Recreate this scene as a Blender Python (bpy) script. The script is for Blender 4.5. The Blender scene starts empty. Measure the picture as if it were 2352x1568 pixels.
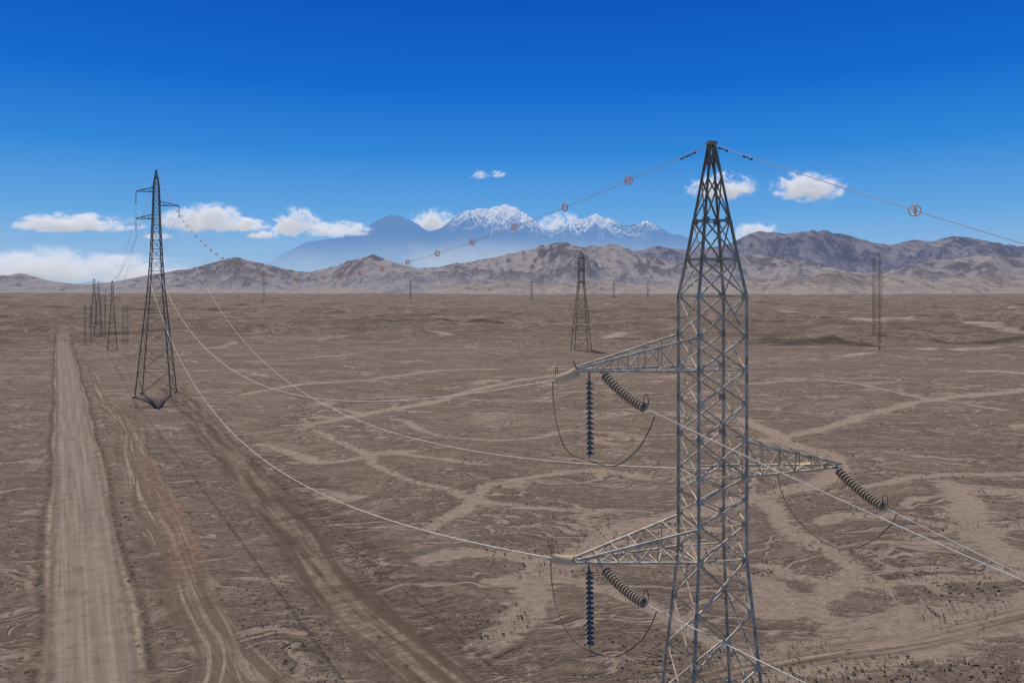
import bpy, math, random, bmesh
import numpy as np
from mathutils import Vector, noise
random.seed(7)
scene=bpy.context.scene
F=1760.0; CX=1176.0; HY=660.0; H=25.0
COL=scene.collection
# ------------------------------------------------------------ helpers (camera is level, lens shifted down)
def ray(px,py): return Vector(((px-CX)/F,1.0,(HY-py)/F))
def P(px,py,Y):
    r=ray(px,py); return Vector((r.x*Y,Y,H+r.z*Y))
def G0(px,py):
    r=ray(px,py); k=-H/r.z
    return Vector((r.x*k,k,0))
def hsh(ix,iy,s):
    n=(ix.astype(np.int64)*374761393+iy.astype(np.int64)*668265263+s*1442695041)&0xFFFFFFFF
    n=((n^(n>>13))*1274126177)&0xFFFFFFFF
    n=(n^(n>>16))&0xFFFF
    return n/65536.0*2*np.pi
def pn(x,y,s=0):
    x=np.asarray(x,float);y=np.asarray(y,float)
    ix=np.floor(x);iy=np.floor(y);fx=x-ix;fy=y-iy
    def gr(a,b,dx,dy):
        h=hsh(ix+a,iy+b,s); return np.cos(h)*dx+np.sin(h)*dy
    u=fx**3*(fx*(fx*6-15)+10);v=fy**3*(fy*(fy*6-15)+10)
    a=gr(0,0,fx,fy);b=gr(1,0,fx-1,fy);c=gr(0,1,fx,fy-1);d=gr(1,1,fx-1,fy-1)
    return ((a*(1-u)+b*u)*(1-v)+(c*(1-u)+d*u)*v)*1.5
def fbm(x,y,o=4,s=0,gain=.5):
    r=0;a=1;t=0
    for i in range(o):
        r=r+a*pn(x,y,s+i); t+=a; a*=gain; x=x*2.03+17.1; y=y*2.03+5.3
    return r/t
def ridged(x,y,o=5,s=0):
    r=0;a=1;t=0;w=1
    for i in range(o):
        n=(1-np.abs(pn(x,y,s+i))*1.6); n=np.clip(n,0,1)**2; n=n*w; w=np.clip(n*1.6,0.15,1)
        r=r+a*n;t+=a;a*=.55; x=x*2.07+7.7; y=y*2.07+3.1
    return r/t
def smn(a,b,x):
    t=np.clip((x-a)/(b-a),0,1); return t*t*(3-2*t)
def ga(x,y):
    x=np.asarray(x,float);y=np.asarray(y,float)
    d=np.hypot(x,y)
    n1=fbm(x*0.03,y*0.03,3,1)
    z=0.16*n1
    k=smn(190,700,d)
    n2=fbm(x*0.006+n1*0.3,y*0.012,5,11)
    z=z+k*3.4*n2
    k2=smn(240,520,d)*(1-smn(2500,4000,d))
    r=ridged(x*0.0045+5,y*0.016,4,23)
    z=z+k2*6.5*(r-0.45)
    z=z+k2*2.4*(ridged(x*0.02+5,y*0.06,3,33)-.45)
    e=((x-150)/42)**2+((y-370)/9)**2
    z=z+2.6*np.exp(-e)*(0.8+0.8*fbm(x*.1,y*.1,3,5))
    return z*(1-smn(6000,9000,d))
def g(x,y): return float(ga(np.array([x]),np.array([y]))[0])
def G(px,py):
    p=G0(px,py); p.z=g(p.x,p.y); return p
def new_obj(name,verts,faces,mat,parent=None,smooth=False,uvs=None):
    me=bpy.data.meshes.new(name); me.from_pydata([tuple(v) for v in verts],[],faces)
    if uvs:
        l=me.uv_layers.new(name="UVMap")
        for lp in me.loops: l.data[lp.index].uv=uvs[lp.vertex_index]
    me.update()
    if smooth: me.polygons.foreach_set("use_smooth",[True]*len(me.polygons))
    ob=bpy.data.objects.new(name,me); COL.objects.link(ob)
    if mat: me.materials.append(mat)
    if parent: ob.parent=parent; ob.matrix_parent_inverse=parent.matrix_world.inverted()
    return ob
def grid_obj(name,X,Y,Z,mat):
    R,C=X.shape
    co=np.stack([X,Y,Z],-1).reshape(-1,3)
    j,i=np.meshgrid(np.arange(R-1),np.arange(C-1),indexing='ij'); a=(j*C+i).ravel()
    f=np.stack([a,a+1,a+C+1,a+C],-1)
    me=bpy.data.meshes.new(name)
    me.vertices.add(len(co)); me.vertices.foreach_set('co',co.ravel())
    me.loops.add(f.size); me.loops.foreach_set('vertex_index',f.ravel())
    me.polygons.add(len(f)); me.polygons.foreach_set('loop_start',np.arange(len(f))*4); me.polygons.foreach_set('loop_total',np.full(len(f),4))
    me.update(calc_edges=True); me.validate()
    me.polygons.foreach_set("use_smooth",[True]*len(me.polygons))
    me.materials.append(mat); o=bpy.data.objects.new(name,me); COL.objects.link(o); return o
def tag(o,label,cat,group=None,kind=None):
    o["label"]=label; o["category"]=cat
    if group: o["group"]=group
    if kind: o["kind"]=kind
def empty(name,loc):
    e=bpy.data.objects.new(name,None); e.location=loc; COL.objects.link(e)
    e.empty_display_size=1
    bpy.context.view_layer.update()
    return e
# ------------------------------------------------------------ materials
class M:
    def __init__(s,name):
        s.m=bpy.data.materials.new(name); s.m.use_nodes=True
        s.t=s.m.node_tree; s.t.nodes.clear(); s.out=s.n('ShaderNodeOutputMaterial')
    def n(s,ty,**k):
        nd=s.t.nodes.new(ty)
        for a,b in k.items(): setattr(nd,a,b)
        return nd
    def l(s,a,b): s.t.links.new(a,b)
    def val(s,inp,v):
        if isinstance(v,bpy.types.NodeSocket): s.l(v,inp)
        else: inp.default_value=v
    def pos(s): return s.n('ShaderNodeNewGeometry').outputs['Position']
    def attr(s,name):
        a=s.n('ShaderNodeAttribute'); a.attribute_name=name; return a.outputs['Fac']
    def mapv(s,vec,scale=(1,1,1),loc=(0,0,0),rot=(0,0,0)):
        m=s.n('ShaderNodeMapping'); s.l(vec,m.inputs['Vector']); m.inputs['Scale'].default_value=scale
        m.inputs['Location'].default_value=loc; m.inputs['Rotation'].default_value=rot; return m.outputs[0]
    def noise(s,vec,scale,detail=5,rough=.55,dist=0.0):
        n=s.n('ShaderNodeTexNoise'); s.l(vec,n.inputs['Vector'])
        n.inputs['Scale'].default_value=scale; n.inputs['Detail'].default_value=detail
        n.inputs['Roughness'].default_value=rough; n.inputs['Distortion'].default_value=dist
        return n.outputs[0]
    def vor(s,vec,scale,feature='F1',out=0):
        n=s.n('ShaderNodeTexVoronoi'); n.feature=feature; s.l(vec,n.inputs['Vector']); n.inputs['Scale'].default_value=scale
        return n.outputs[out]
    def rng(s,v,a,b,c=0.0,d=1.0,smooth=True):
        n=s.n('ShaderNodeMapRange'); n.interpolation_type='SMOOTHSTEP' if smooth else 'LINEAR'
        s.l(v,n.inputs[0]); n.inputs[1].default_value=a; n.inputs[2].default_value=b
        n.inputs[3].default_value=c; n.inputs[4].default_value=d; return n.outputs[0]
    def math(s,op,a,b=0.0,clamp=False):
        n=s.n('ShaderNodeMath'); n.operation=op; n.use_clamp=clamp
        s.val(n.inputs[0],a); s.val(n.inputs[1],b); return n.outputs[0]
    def mul(s,a,b): return s.math('MULTIPLY',a,b)
    def add(s,a,b): return s.math('ADD',a,b)
    def mx(s,a,b): return s.math('MAXIMUM',a,b)
    def mix(s,f,a,b,mode='MIX'):
        n=s.n('ShaderNodeMix'); n.data_type='RGBA'; n.blend_type=mode
        s.val(n.inputs[0],f); 
        for i,v in ((6,a),(7,b)):
            if isinstance(v,tuple): n.inputs[i].default_value=(v[0],v[1],v[2],1)
            else: s.l(v,n.inputs[i])
        return n.outputs[2]
    def sep(s,vec):
        n=s.n('ShaderNodeSeparateXYZ'); s.l(vec,n.inputs[0]); return n.outputs
    def bump(s,h,strength=.5,dist=.1):
        n=s.n('ShaderNodeBump'); s.l(h,n.inputs['Height']); n.inputs['Strength'].default_value=strength
        n.inputs['Distance'].default_value=dist; return n.outputs[0]
    def bsdf(s,col,rough=.9,metal=0.0,normal=None,spec=.2):
        b=s.n('ShaderNodeBsdfPrincipled')
        if isinstance(col,tuple): b.inputs['Base Color'].default_value=(*col,1)
        else: s.l(col,b.inputs['Base Color'])
        s.val(b.inputs['Roughness'],rough); b.inputs['Metallic'].default_value=metal
        b.inputs['Specular IOR Level'].default_value=spec
        if normal: s.l(normal,b.inputs['Normal'])
        return b.outputs[0]
    def emis(s,col,st=1.0):
        e=s.n('ShaderNodeEmission')
        if isinstance(col,tuple): e.inputs[0].default_value=(*col,1)
        else: s.l(col,e.inputs[0])
        e.inputs[1].default_value=st; return e.outputs[0]
    def mixs(s,f,a,b):
        n=s.n('ShaderNodeMixShader'); s.val(n.inputs[0],f); s.l(a,n.inputs[1]); s.l(b,n.inputs[2]); return n.outputs[0]
    def done(s,sh): s.l(sh,s.out.inputs[0]); return s.m
def s2l(c): return tuple(((x/255)/12.92 if x<=10 else ((x/255+.055)/1.055)**2.4) for x in c)
HAZE=(0.255,0.25,0.275)
TINT=(1.0,.955,1.02)
# ---- ground material
m=M('desert_ground'); p=m.pos(); s=m.sep(p)
c_=m.n('ShaderNodeCombineXYZ'); m.l(m.noise(p,0.035,4),c_.inputs[0]); m.l(m.noise(m.mapv(p,loc=(31,7,0)),0.03,4),c_.inputs[1])
w_=m.n('ShaderNodeVectorMath'); w_.operation='MULTIPLY_ADD'; m.l(c_.outputs[0],w_.inputs[0]); w_.inputs[1].default_value=(30,30,0); m.l(p,w_.inputs[2])
wp=w_.outputs[0]
def absn(sx,sy,loc,detail=3,dist=.5,rough=.55,v=None):
    n=m.noise(m.mapv(v or wp,(sx,sy,.03),loc=loc,rot=(0,0,.12)),1.0,detail,rough,dist)
    return m.math('ABSOLUTE',m.math('SUBTRACT',n,.5))
a1=absn(.016,.040,(4,9,0),5); a2=absn(.040,.11,(14,2,0),5)
c1=m.rng(a1,.002,.013,1,0)
c2=m.rng(a2,.002,.016,1,0)
c3=m.rng(absn(.10,.25,(1,22,0),5),.0,.022,1,0)
c4=m.rng(absn(.25,.50,(41,2,0),4),.0,.030,1,0)
c5=m.rng(absn(.028,.070,(61,12,0),6),.001,.012,1,0)
broken=m.rng(m.noise(p,.045,5,.6),.32,.50)
brok2=m.rng(m.noise(m.mapv(p,loc=(9,77,0)),.03,5,.6),.34,.54)
f1=m.noise(p,1.3,8,.74)
fs=m.noise(m.mapv(p,(.6,1.3,1)),1.0,7,.74)
wash=m.attr('wash')
wn=m.rng(m.add(wash,m.mul(m.math('SUBTRACT',fs,.5),1.5)),.30,.75)
a=m.noise(m.mapv(wp,(0.022,0.05,.03)),1.0,7,.66,.6)
chan=m.mx(m.mul(m.mx(c1,c5),.9),m.mul(m.mx(m.mul(c2,.9),m.mul(m.mx(m.mul(c3,.85),m.mul(c4,.6)),brok2)),broken))
sand=m.mx(m.mx(m.mul(wn,.85),chan),m.rng(a,.53,.70,0,.5))
streak=m.noise(m.mapv(wp,(0.13,0.36,.1)),1.0,7,.74)
stones=m.rng(m.vor(p,1.9),0.12,0.26,1,0)
patch=m.rng(m.noise(wp,.10,5,.6),.46,.60)
st=m.mul(stones,patch)
crust=m.mix(m.rng(streak,.41,.59),(.200,.152,.104),(.290,.225,.156))
crust=m.mix(m.rng(fs,.37,.54,.42,0),crust,(.145,.111,.077))
crust=m.mix(m.rng(f1,.40,.52,.50,0),crust,(.108,.083,.060))
crust=m.mix(m.rng(f1,.54,.66,0,.42),crust,(.43,.345,.25))
big=m.noise(m.mapv(p,(0.005,0.012,.01)),1.0,5,.6)
crust=m.mix(m.rng(big,.42,.58,.18,0),crust,(.14,.108,.076))
crust=m.mix(m.mul(st,.85),crust,(.058,.048,.040))
bank=m.mx(m.rng(a1,.013,.032,1,0),m.mul(m.rng(a2,.016,.040,1,0),broken))
crust=m.mix(m.mul(m.mul(bank,m.rng(fs,.44,.54)),.6),crust,(.092,.071,.052))
sandc=m.mix(m.rng(f1,.35,.65),(.33,.26,.183),(.43,.347,.252))
base=m.mix(sand,crust,sandc)
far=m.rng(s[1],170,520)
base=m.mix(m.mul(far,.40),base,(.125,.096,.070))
fm=m.noise(m.mapv(p,(0.010,0.05,.02),loc=(3,3,3)),1.0,8,.78,.4)
fr=m.rng(m.math('ABSOLUTE',m.math('SUBTRACT',m.noise(m.mapv(p,(0.007,0.03,.02),loc=(3,8,3)),1.0,7,.68,.6),.5)),.0,.02,.85,0)
base=m.mix(m.mul(far,m.rng(fm,.54,.66,0,.55)),base,(.35,.285,.215))
base=m.mix(m.mul(far,fr),base,(.33,.27,.205))
base=m.mix(m.mul(far,m.rng(fm,.36,.47,.8,0)),base,(.050,.039,.031))
dk=m.attr('dark'); base=m.mix(m.mul(m.rng(m.add(dk,m.mul(m.math('SUBTRACT',fs,.5),2.2)),.3,.8),.7),base,(.06,.047,.037))
lt_=m.attr('pale'); base=m.mix(m.mul(m.rng(m.add(lt_,m.mul(m.math('SUBTRACT',fm,.5),3.0)),.35,.85),.85),base,(.44,.375,.295))
base=m.mix(1.0,base,TINT,'MULTIPLY')
h=m.add(m.mul(f1,.7),m.add(m.mul(streak,1.0),m.mul(fs,.75)))
h=m.add(m.add(h,m.mul(st,.25)),m.mul(sand,-.65))
sh=m.bsdf(base,.95,0,m.bump(h,1.0,.50),.1)
hz=m.rng(s[1],300,4500,0,.34,False)  # aerial haze painted in as emission, growing with distance
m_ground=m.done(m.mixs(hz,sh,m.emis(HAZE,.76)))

def strip_mat(name,edge_in,edge_out,build,maxa=1.0,en=.34,tint=TINT):
    m=M(name); uv=m.n('ShaderNodeTexCoord').outputs['UV']; s=m.sep(uv); p=m.pos()
    d=m.math('ABSOLUTE',m.math('SUBTRACT',s[0],.5))
    nn=m.mul(m.math('SUBTRACT',m.noise(p,.45,6,.65),.5),en)
    al=m.mul(m.rng(m.add(d,nn),edge_in,edge_out,1,0),maxa)
    col,hh,extra=build(m,uv,s,p)
    col=m.mix(1.0,col,tint,'MULTIPLY')
    if extra is not None: al=m.mul(al,extra)
    sh=m.bsdf(col,.95,0,m.bump(hh,.8,.2),.1)
    t=m.n('ShaderNodeBsdfTransparent').outputs[0]
    return m.done(m.mixs(al,t,sh))
def b_road(m,uv,s,p):
    ln=m.noise(m.mapv(uv,(17,.05,1)),1.0,5,.62)
    n2=m.noise(p,.6,8,.72)
    col=m.mix(m.rng(ln,.36,.64),(.180,.146,.108),(.285,.233,.173))
    col=m.mix(m.rng(n2,.35,.7,.0,.5),col,(.35,.28,.205))
    rut=m.math('SINE',m.add(m.mul(s[0],26.0),m.mul(m.noise(m.mapv(uv,(.1,.04,1)),1.0,3),5.0)))
    col=m.mix(m.rng(rut,-1,1,.30,0),col,(.142,.117,.089))
    wash=m.noise(m.mapv(uv,(2,1.8,1)),1.0,3,.5)
    col=m.mix(m.rng(wash,.4,.7,0,.3),col,(.145,.12,.091))
    col=m.mix(m.rng(n2,.32,.46,.5,0),col,(.120,.098,.074))
    return col,m.add(n2,m.mul(ln,.8)),None
m_road=strip_mat('gravel_road',.36,.50,b_road,1.0,.26,(1.03,.985,1.05))
def b_berm(m,uv,s,p):
    n2=m.noise(p,.8,8,.72)
    e=m.rng(m.math('ABSOLUTE',m.math('SUBTRACT',m.math('ABSOLUTE',m.math('SUBTRACT',s[0],.5)),.335)),.0,.07,1,0)
    e2=m.rng(m.math('ABSOLUTE',m.math('SUBTRACT',m.math('ABSOLUTE',m.math('SUBTRACT',s[0],.5)),.275)),.0,.05,1,0)
    col=m.mix(m.rng(n2,.35,.65),(.23,.175,.118),(.39,.31,.22))
    col=m.mix(m.mul(m.mul(e,m.rng(n2,.42,.52)),.85),col,(.068,.053,.041))
    col=m.mix(m.mul(m.mul(e2,m.rng(n2,.4,.55)),.6),col,(.43,.345,.25))
    return col,m.add(n2,m.add(e,m.mul(e2,1.5))),None
m_berm=strip_mat('sandy_shoulder',.20,.5,b_berm,.9,.55)
def b_track(m,uv,s,p):
    n2=m.noise(p,.9,8,.72)
    ln=m.noise(m.mapv(uv,(8,.03,1)),1.0,4,.6)
    col=m.mix(m.rng(ln,.42,.56),(.185,.142,.10),(.41,.325,.23))
    col=m.mix(m.rng(n2,.45,.58,.45,0),col,(.22,.17,.118))
    return col,m.add(m.mul(ln,1.8),n2),m.mul(m.rng(m.math('ABSOLUTE',m.math('SUBTRACT',ln,.5)),.01,.09,.2,1),m.rng(m.noise(p,.15,4,.6),.30,.55,.3,1))
m_track=strip_mat('vehicle_track',.16,.5,b_track,.8)
def b_red(m,uv,s,p):
    n2=m.noise(p,.9,7,.65)
    return m.mix(m.rng(n2,.35,.7),(.27,.172,.108),(.42,.28,.18)),n2,m.rng(n2,.4,.6)
m_red=strip_mat('reddish_soil',.1,.5,b_red,.45)
def b_dig(m,uv,s,p):
    n2=m.noise(p,1.2,8,.72)
    ln=m.noise(m.mapv(uv,(6,.05,1)),1.0,5,.6)
    col=m.mix(m.rng(ln,.42,.58),(.135,.100,.069),(.31,.243,.172))
    tr=m.noise(m.mapv(uv,(1.2,1.6,1)),1.0,4,.6)
    col=m.mix(m.rng(tr,.49,.56,0,.5),col,(.12,.089,.062))
    return m.mix(m.rng(n2,.42,.6,.55,0),col,(.125,.093,.064)),m.add(m.mul(tr,1.5),n2),m.rng(m.noise(p,.2,4,.6),.3,.5,.45,1)
m_dig=strip_mat('dug_soil',.18,.5,b_dig,.85)
def b_blade(m,uv,s,p):
    st=m.noise(m.mapv(uv,(2.2,1.9,1),rot=(0,0,.15)),1.0,5,.68,.5)
    n2=m.noise(p,.8,6,.7)
    col=m.mix(n2,(.088,.066,.047),(.14,.105,.073))
    return col,n2,m.mul(m.rng(st,.50,.56),m.rng(n2,.42,.56,.05,1))
m_blade=strip_mat('bulldozed_soil',.12,.5,b_blade,.72,.5)
def rock_mat(name,a,b):
    m=M(name); p=m.pos(); n=m.noise(p,6,5,.6)
    return m.done(m.bsdf(m.mix(n,a,b),.9,0,m.bump(n,.4,.05),.2))
m_rock=rock_mat('dark_stone',(.065,.054,.045),(.18,.146,.115))
def steel(name,a,b,sc=2.0,metal=.0,rough=.6,spec=.15):
    m=M(name); p=m.pos(); n=m.noise(p,sc,6,.65)
    return m.done(m.bsdf(m.mix(m.rng(n,.35,.65),a,b),m.rng(n,.3,.7,rough-.1,rough+.15),metal,m.bump(n,.1,.01),spec))
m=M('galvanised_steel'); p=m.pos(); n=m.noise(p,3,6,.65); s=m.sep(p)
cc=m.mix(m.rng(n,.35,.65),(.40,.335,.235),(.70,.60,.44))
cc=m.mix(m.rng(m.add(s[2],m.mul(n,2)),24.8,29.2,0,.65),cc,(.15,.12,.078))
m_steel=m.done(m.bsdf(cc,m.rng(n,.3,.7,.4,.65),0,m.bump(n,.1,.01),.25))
m_steel_far=steel('weathered_steel',(.23,.18,.12),(.35,.28,.20))
m_plate=steel('gusset_steel',(.18,.15,.10),(.30,.25,.18))
m_wire=steel('aluminium_cable',(.82,.70,.54),(.92,.82,.66),1.0,.0,.6)
m_jump=steel('weathered_cable',(.30,.25,.18),(.44,.38,.29),1.0,.0,.6)
m_jumpd=steel('dark_jumper_cable',(.13,.108,.082),(.21,.175,.135),1.0,.0,.6)
m_gw=steel('steel_cable',(.46,.34,.24),(.62,.49,.36),1.0,.0,.6)
m_insd=steel('brown_porcelain',(.27,.20,.13),(.37,.285,.19),9,.0,.4)
m_rim=steel('pale_disc_rim',(.66,.53,.36),(.84,.70,.49),9,.0,.5)  # paler rim tone sets the discs apart
m_insk=steel('dark_brown_porcelain',(.19,.148,.10),(.28,.225,.155),9,.0,.4)
m_rimd=steel('dark_disc_rim',(.30,.24,.16),(.46,.38,.27),9,.0,.5)
m_insb=steel('sunlit_beige_porcelain',(.74,.56,.33),(.84,.66,.41),5,.0,.5)  # same insulator type as the brown strings, sunlit look put into the colour
m_rimb=steel('sunlit_disc_rim',(.92,.75,.48),(.96,.81,.55),5,.0,.5)
m_cap=steel('insulator_cap_steel',(.05,.047,.04),(.1,.09,.07),8,.0,.5)
m_ring=steel('orange_ring_paint',(.95,.36,.10),(1.0,.46,.17),4,.0,.5)
mz=M('distant_steel'); m_haze=mz.done(mz.mixs(.40,mz.bsdf((.13,.11,.09),.7),mz.emis(HAZE,.7)))  # steel mixed with emission as painted distance haze
# ------------------------------------------------------------ camera/world/sun
cam=bpy.data.cameras.new('camera'); co=bpy.data.objects.new('camera',cam); COL.objects.link(co)
co.location=(0,0,H); co.rotation_euler=(math.radians(90),0,0); cam.sensor_width=36; cam.lens=F/2352*36
cam.shift_y=-(784-HY)/2352
cam.clip_start=.1; cam.clip_end=200000; scene.camera=co
scene.view_settings.view_transform='Standard'; scene.view_settings.look='None'; scene.view_settings.exposure=0
SE=math.radians(66); SA=math.radians(-26)
sd=Vector((math.cos(SE)*math.sin(SA),math.cos(SE)*math.cos(SA),math.sin(SE)))
sun=bpy.data.lights.new('sun','SUN'); so=bpy.data.objects.new('sun',sun); COL.objects.link(so)
sun.energy=3.8; sun.angle=math.radians(.5); sun.color=(1,.94,.83)
so.rotation_euler=sd.to_track_quat('Z','Y').to_euler()
w=bpy.data.worlds.new('World'); scene.world=w; w.use_nodes=True; t=w.node_tree; t.nodes.clear()
out=t.nodes.new('ShaderNodeOutputWorld'); bg=t.nodes.new('ShaderNodeBackground'); t.links.new(bg.outputs[0],out.inputs[0])
sky=t.nodes.new('ShaderNodeTexSky'); sky.sky_type='NISHITA'; sky.sun_disc=False; sky.sun_elevation=SE; sky.sun_rotation=SA
sky.altitude=1500; sky.dust_density=.6; sky.ozone_density=3
tc=t.nodes.new('ShaderNodeTexCoord'); sp=t.nodes.new('ShaderNodeSeparateXYZ'); t.links.new(tc.outputs['Generated'],sp.inputs[0])
rp=t.nodes.new('ShaderNodeValToRGB'); t.links.new(sp.outputs[2],rp.inputs[0])
stops=[(0.0,(166,194,220)),(.03,(147,185,222)),(.09,(99,165,224)),(.17,(44,133,216)),(.25,(6,104,206)),(.35,(0,83,190)),(.6,(14,58,125)),(1.0,(26,48,95))]
e=rp.color_ramp.elements
while len(e)<len(stops): e.new(.5)
for i,(q,c) in enumerate(stops): e[i].position=q; e[i].color=(*s2l(c),1)
sc=t.nodes.new('ShaderNodeVectorMath'); sc.operation='SCALE'; sc.inputs['Scale'].default_value=10.0; t.links.new(rp.outputs[0],sc.inputs[0])
mx=t.nodes.new('ShaderNodeMix'); mx.data_type='RGBA'; mx.inputs[0].default_value=.97
t.links.new(sky.outputs[0],mx.inputs[6]); t.links.new(sc.outputs[0],mx.inputs[7]); t.links.new(mx.outputs[2],bg.inputs[0])
bg.inputs[1].default_value=.1
# ------------------------------------------------------------ ground
def resample(pts,step):
    out=[]
    n=len(pts)
    for i in range(n-1):
        p0=pts[max(i-1,0)];p1=pts[i];p2=pts[i+1];p3=pts[min(i+2,n-1)]
        k=max(2,int((p2-p1).length/step))
        for q in range(k):
            u=q/k
            out.append(0.5*((2*p1)+(p2-p0)*u+(2*p0-5*p1+4*p2-p3)*u*u+(3*p1-p0-3*p2+p3)*u**3))
    out.append(pts[-1]); return out
washes=[([(1170,1430),(1230,1330),(1330,1260),(1500,1200),(1650,1150),(1880,1100),(1900,1050),(1800,1010),(1700,960)],2.2),
([(1690,1528),(1850,1496),(2050,1462),(2250,1424),(2450,1380)],3.4),
([(1750,1150),(1850,1230),(1960,1300),(1900,1370),(1750,1400)],1.8),
([(2180,1110),(2230,1160),(2200,1200),(2260,1260),(2400,1300)],2.4),
([(1760,1010),(1850,995),(1980,960),(2120,920),(2400,890)],1.8),
([(700,975),(800,955),(900,938),(1020,915),(1150,880),(1280,860)],1.8),
([(720,985),(900,1080),(1050,1130),(1200,1160),(1400,1170)],1.2),
([(560,905),(700,880),(860,870),(1000,850),(1150,846)],1.6),
([(1000,1210),(1080,1160),(1140,1110),(1300,1080),(1500,1090)],1.4),
([(2000,1120),(2150,1090),(2300,1085),(2450,1070)],1.2),
([(950,1280),(1100,1260),(1230,1290),(1200,1400),(1130,1480)],1.8),
([(560,830),(760,815),(900,800),(1100,795)],1.8),
([(1720,880),(1900,870),(2080,905),(2300,940)],1.5),
([(430,800),(520,790),(640,775),(800,768)],2.2),
([(1550,1230),(1640,1300),(1760,1330),(1900,1430),(2100,1400)],1.3),
([(900,960),(1010,1000),(1180,1010),(1300,985),(1480,1000)],1.2),
([(1740,1290),(1900,1340),(2100,1340),(2352,1310)],1.0),
([(600,1020),(760,1060),(900,1040),(1100,1060)],1.1),([(1900,1200),(2050,1180),(2200,1220),(2400,1190)],1.2),
([(1100,1340),(1300,1330),(1500,1380),(1620,1470)],1.4)]
darks=[([(1735,778),(1800,784),(1900,782),(1985,785)],9),([(2020,770),(2200,782),(2400,775)],4)]
pales=[([(2180,733),(2240,742),(2330,756)],8),([(2230,850),(2300,852),(2400,862)],3),([(1930,818),(2010,805)],2.5),([(1380,770),(1430,762)],5),([(2120,700),(2300,706)],18),([(1800,712),(1950,718)],14),([(1980,735),(2100,728)],8),([(2100,790),(2200,800),(2350,795)],4),([(1010,765),(1040,768)],4)]
rows=[]; y=-60.0
while y<60000:
    rows.append(y); y+= max(.45,(y+60)*.0070)
NC=480
Yg=np.array(rows)[:,None]*np.ones((1,NC+1)); Xg=(Yg+110)*1.0*np.linspace(-1,1,NC+1)[None,:]
Zg=ga(Xg,Yg)
def field(lst):
    r=np.zeros(Xg.shape)
    for pp,wd in lst:
        c=resample([G0(*q) for q in pp],3.0)
        lo=min(q.y for q in c)-3*wd; hi=max(q.y for q in c)+3*wd
        j0=np.searchsorted(rows,lo); j1=np.searchsorted(rows,hi)
        xs=Xg[j0:j1]; ys=Yg[j0:j1]; dm=np.full(xs.shape,1e9)
        wx=xs+3.5*fbm(xs*.07,ys*.07,4,7); wy=ys+3.5*fbm(xs*.07,ys*.07,4,17)
        for a,b in zip(c,c[1:]):
            dx,dy=b.x-a.x,b.y-a.y; L=dx*dx+dy*dy+1e-9
            tt=np.clip(((wx-a.x)*dx+(wy-a.y)*dy)/L,0,1)
            dm=np.minimum(dm,np.hypot(wx-a.x-tt*dx,wy-a.y-tt*dy))
        r[j0:j1]=np.maximum(r[j0:j1],np.clip(1-dm/wd*.5,0,1))
    return r
fw=field(washes); Zg=Zg-.15*fw
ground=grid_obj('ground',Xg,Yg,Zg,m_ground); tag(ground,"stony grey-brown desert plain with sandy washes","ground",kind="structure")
for nm,ff in (('wash',fw),('dark',field(darks)),('pale',field(pales))):
    at=ground.data.attributes.new(nm,'FLOAT','POINT'); at.data.foreach_set('value',ff.ravel())
def strip(name,pix,width,mat,lift,label,cat,wiggle=0,step=1.5,seed=0):
    pts=[q if isinstance(q,Vector) else G0(*q) for q in pix]
    c=resample(pts,step); K=8; XY=[];Fc=[];UV=[]; L=0
    for i,pt in enumerate(c):
        a=c[max(i-1,0)];b=c[min(i+1,len(c)-1)]; d=(b-a); d.z=0; d.normalize(); nrm=Vector((d.y,-d.x,0))
        if i: L+=(c[i]-c[i-1]).length
        off=wiggle*noise.noise(Vector((L*.05,seed,1.5)))
        for k in range(K+1):
            q=pt+nrm*(width*(k/K-.5)+off); XY.append((q.x,q.y)); UV.append((k/K,L))
    XY=np.array(XY); Z=ga(XY[:,0],XY[:,1])+lift+np.hypot(XY[:,0],XY[:,1])*.00035
    V=[(XY[i,0],XY[i,1],Z[i]) for i in range(len(XY))]
    for i in range(len(c)-1):
        for k in range(K):
            a=i*(K+1)+k; Fc.append((a,a+1,a+K+2,a+K+1))
    o=new_obj(name,V,Fc,mat,uvs=UV); tag(o,label,cat,kind="structure"); return o
road=[(225,1720),(212,1568),(203,1400),(192,1240),(180,1100),(168,980),(157,880),(148,810),(145,766)]
strip('road_shoulder',road,10.0,m_berm,.03,"pale sandy shoulder along the gravel road","road shoulder",.5)
strip('road',road,5.9,m_road,.06,"straight unpaved gravel road with wheel ruts","road")
strip('dirt_track',[(190,938),(240,930),(285,965),(312,1040),(340,1130),(385,1240),(440,1370),(520,1480),(640,1620)],6.0,m_track,.035,"sandy vehicle track beside the road","dirt track",.8,seed=1)
strip('dirt_track',[(165,790),(205,840),(235,900),(300,985),(345,1080),(390,1180),(430,1280),(470,1400),(560,1560)],3.0,m_track,.045,"narrow sandy vehicle track beside the road","dirt track",.8,seed=2)
strip('dirt_track',[(440,1370),(480,1450),(500,1520),(470,1640)],4.0,m_track,.05,"sandy vehicle tracks fanning out beside the road","dirt track",.5,seed=8)
strip('reddish_soil',[(330,1050),(370,1150),(405,1230),(430,1330)],4.0,m_red,.055,"patch of reddish disturbed soil","soil")
strip('reddish_soil',[(395,1150),(430,1210),(460,1300)],1.8,m_red,.058,"patch of reddish disturbed soil","soil")
digp=[(390,890),(430,935),(485,1000),(560,1085),(650,1190),(740,1310),(850,1430),(980,1540),(1090,1640)]
strip('dirt_track',digp,6.4,m_dig,.05,"dark freshly dug soil track under the power line","dirt track",.5,seed=3)
strip('bulldozed_soil',[(520,1000),(620,1080),(720,1160),(840,1290),(960,1400),(1180,1560)],12,m_blade,.035,"soil with crosswise bulldozer blade marks","soil")
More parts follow.
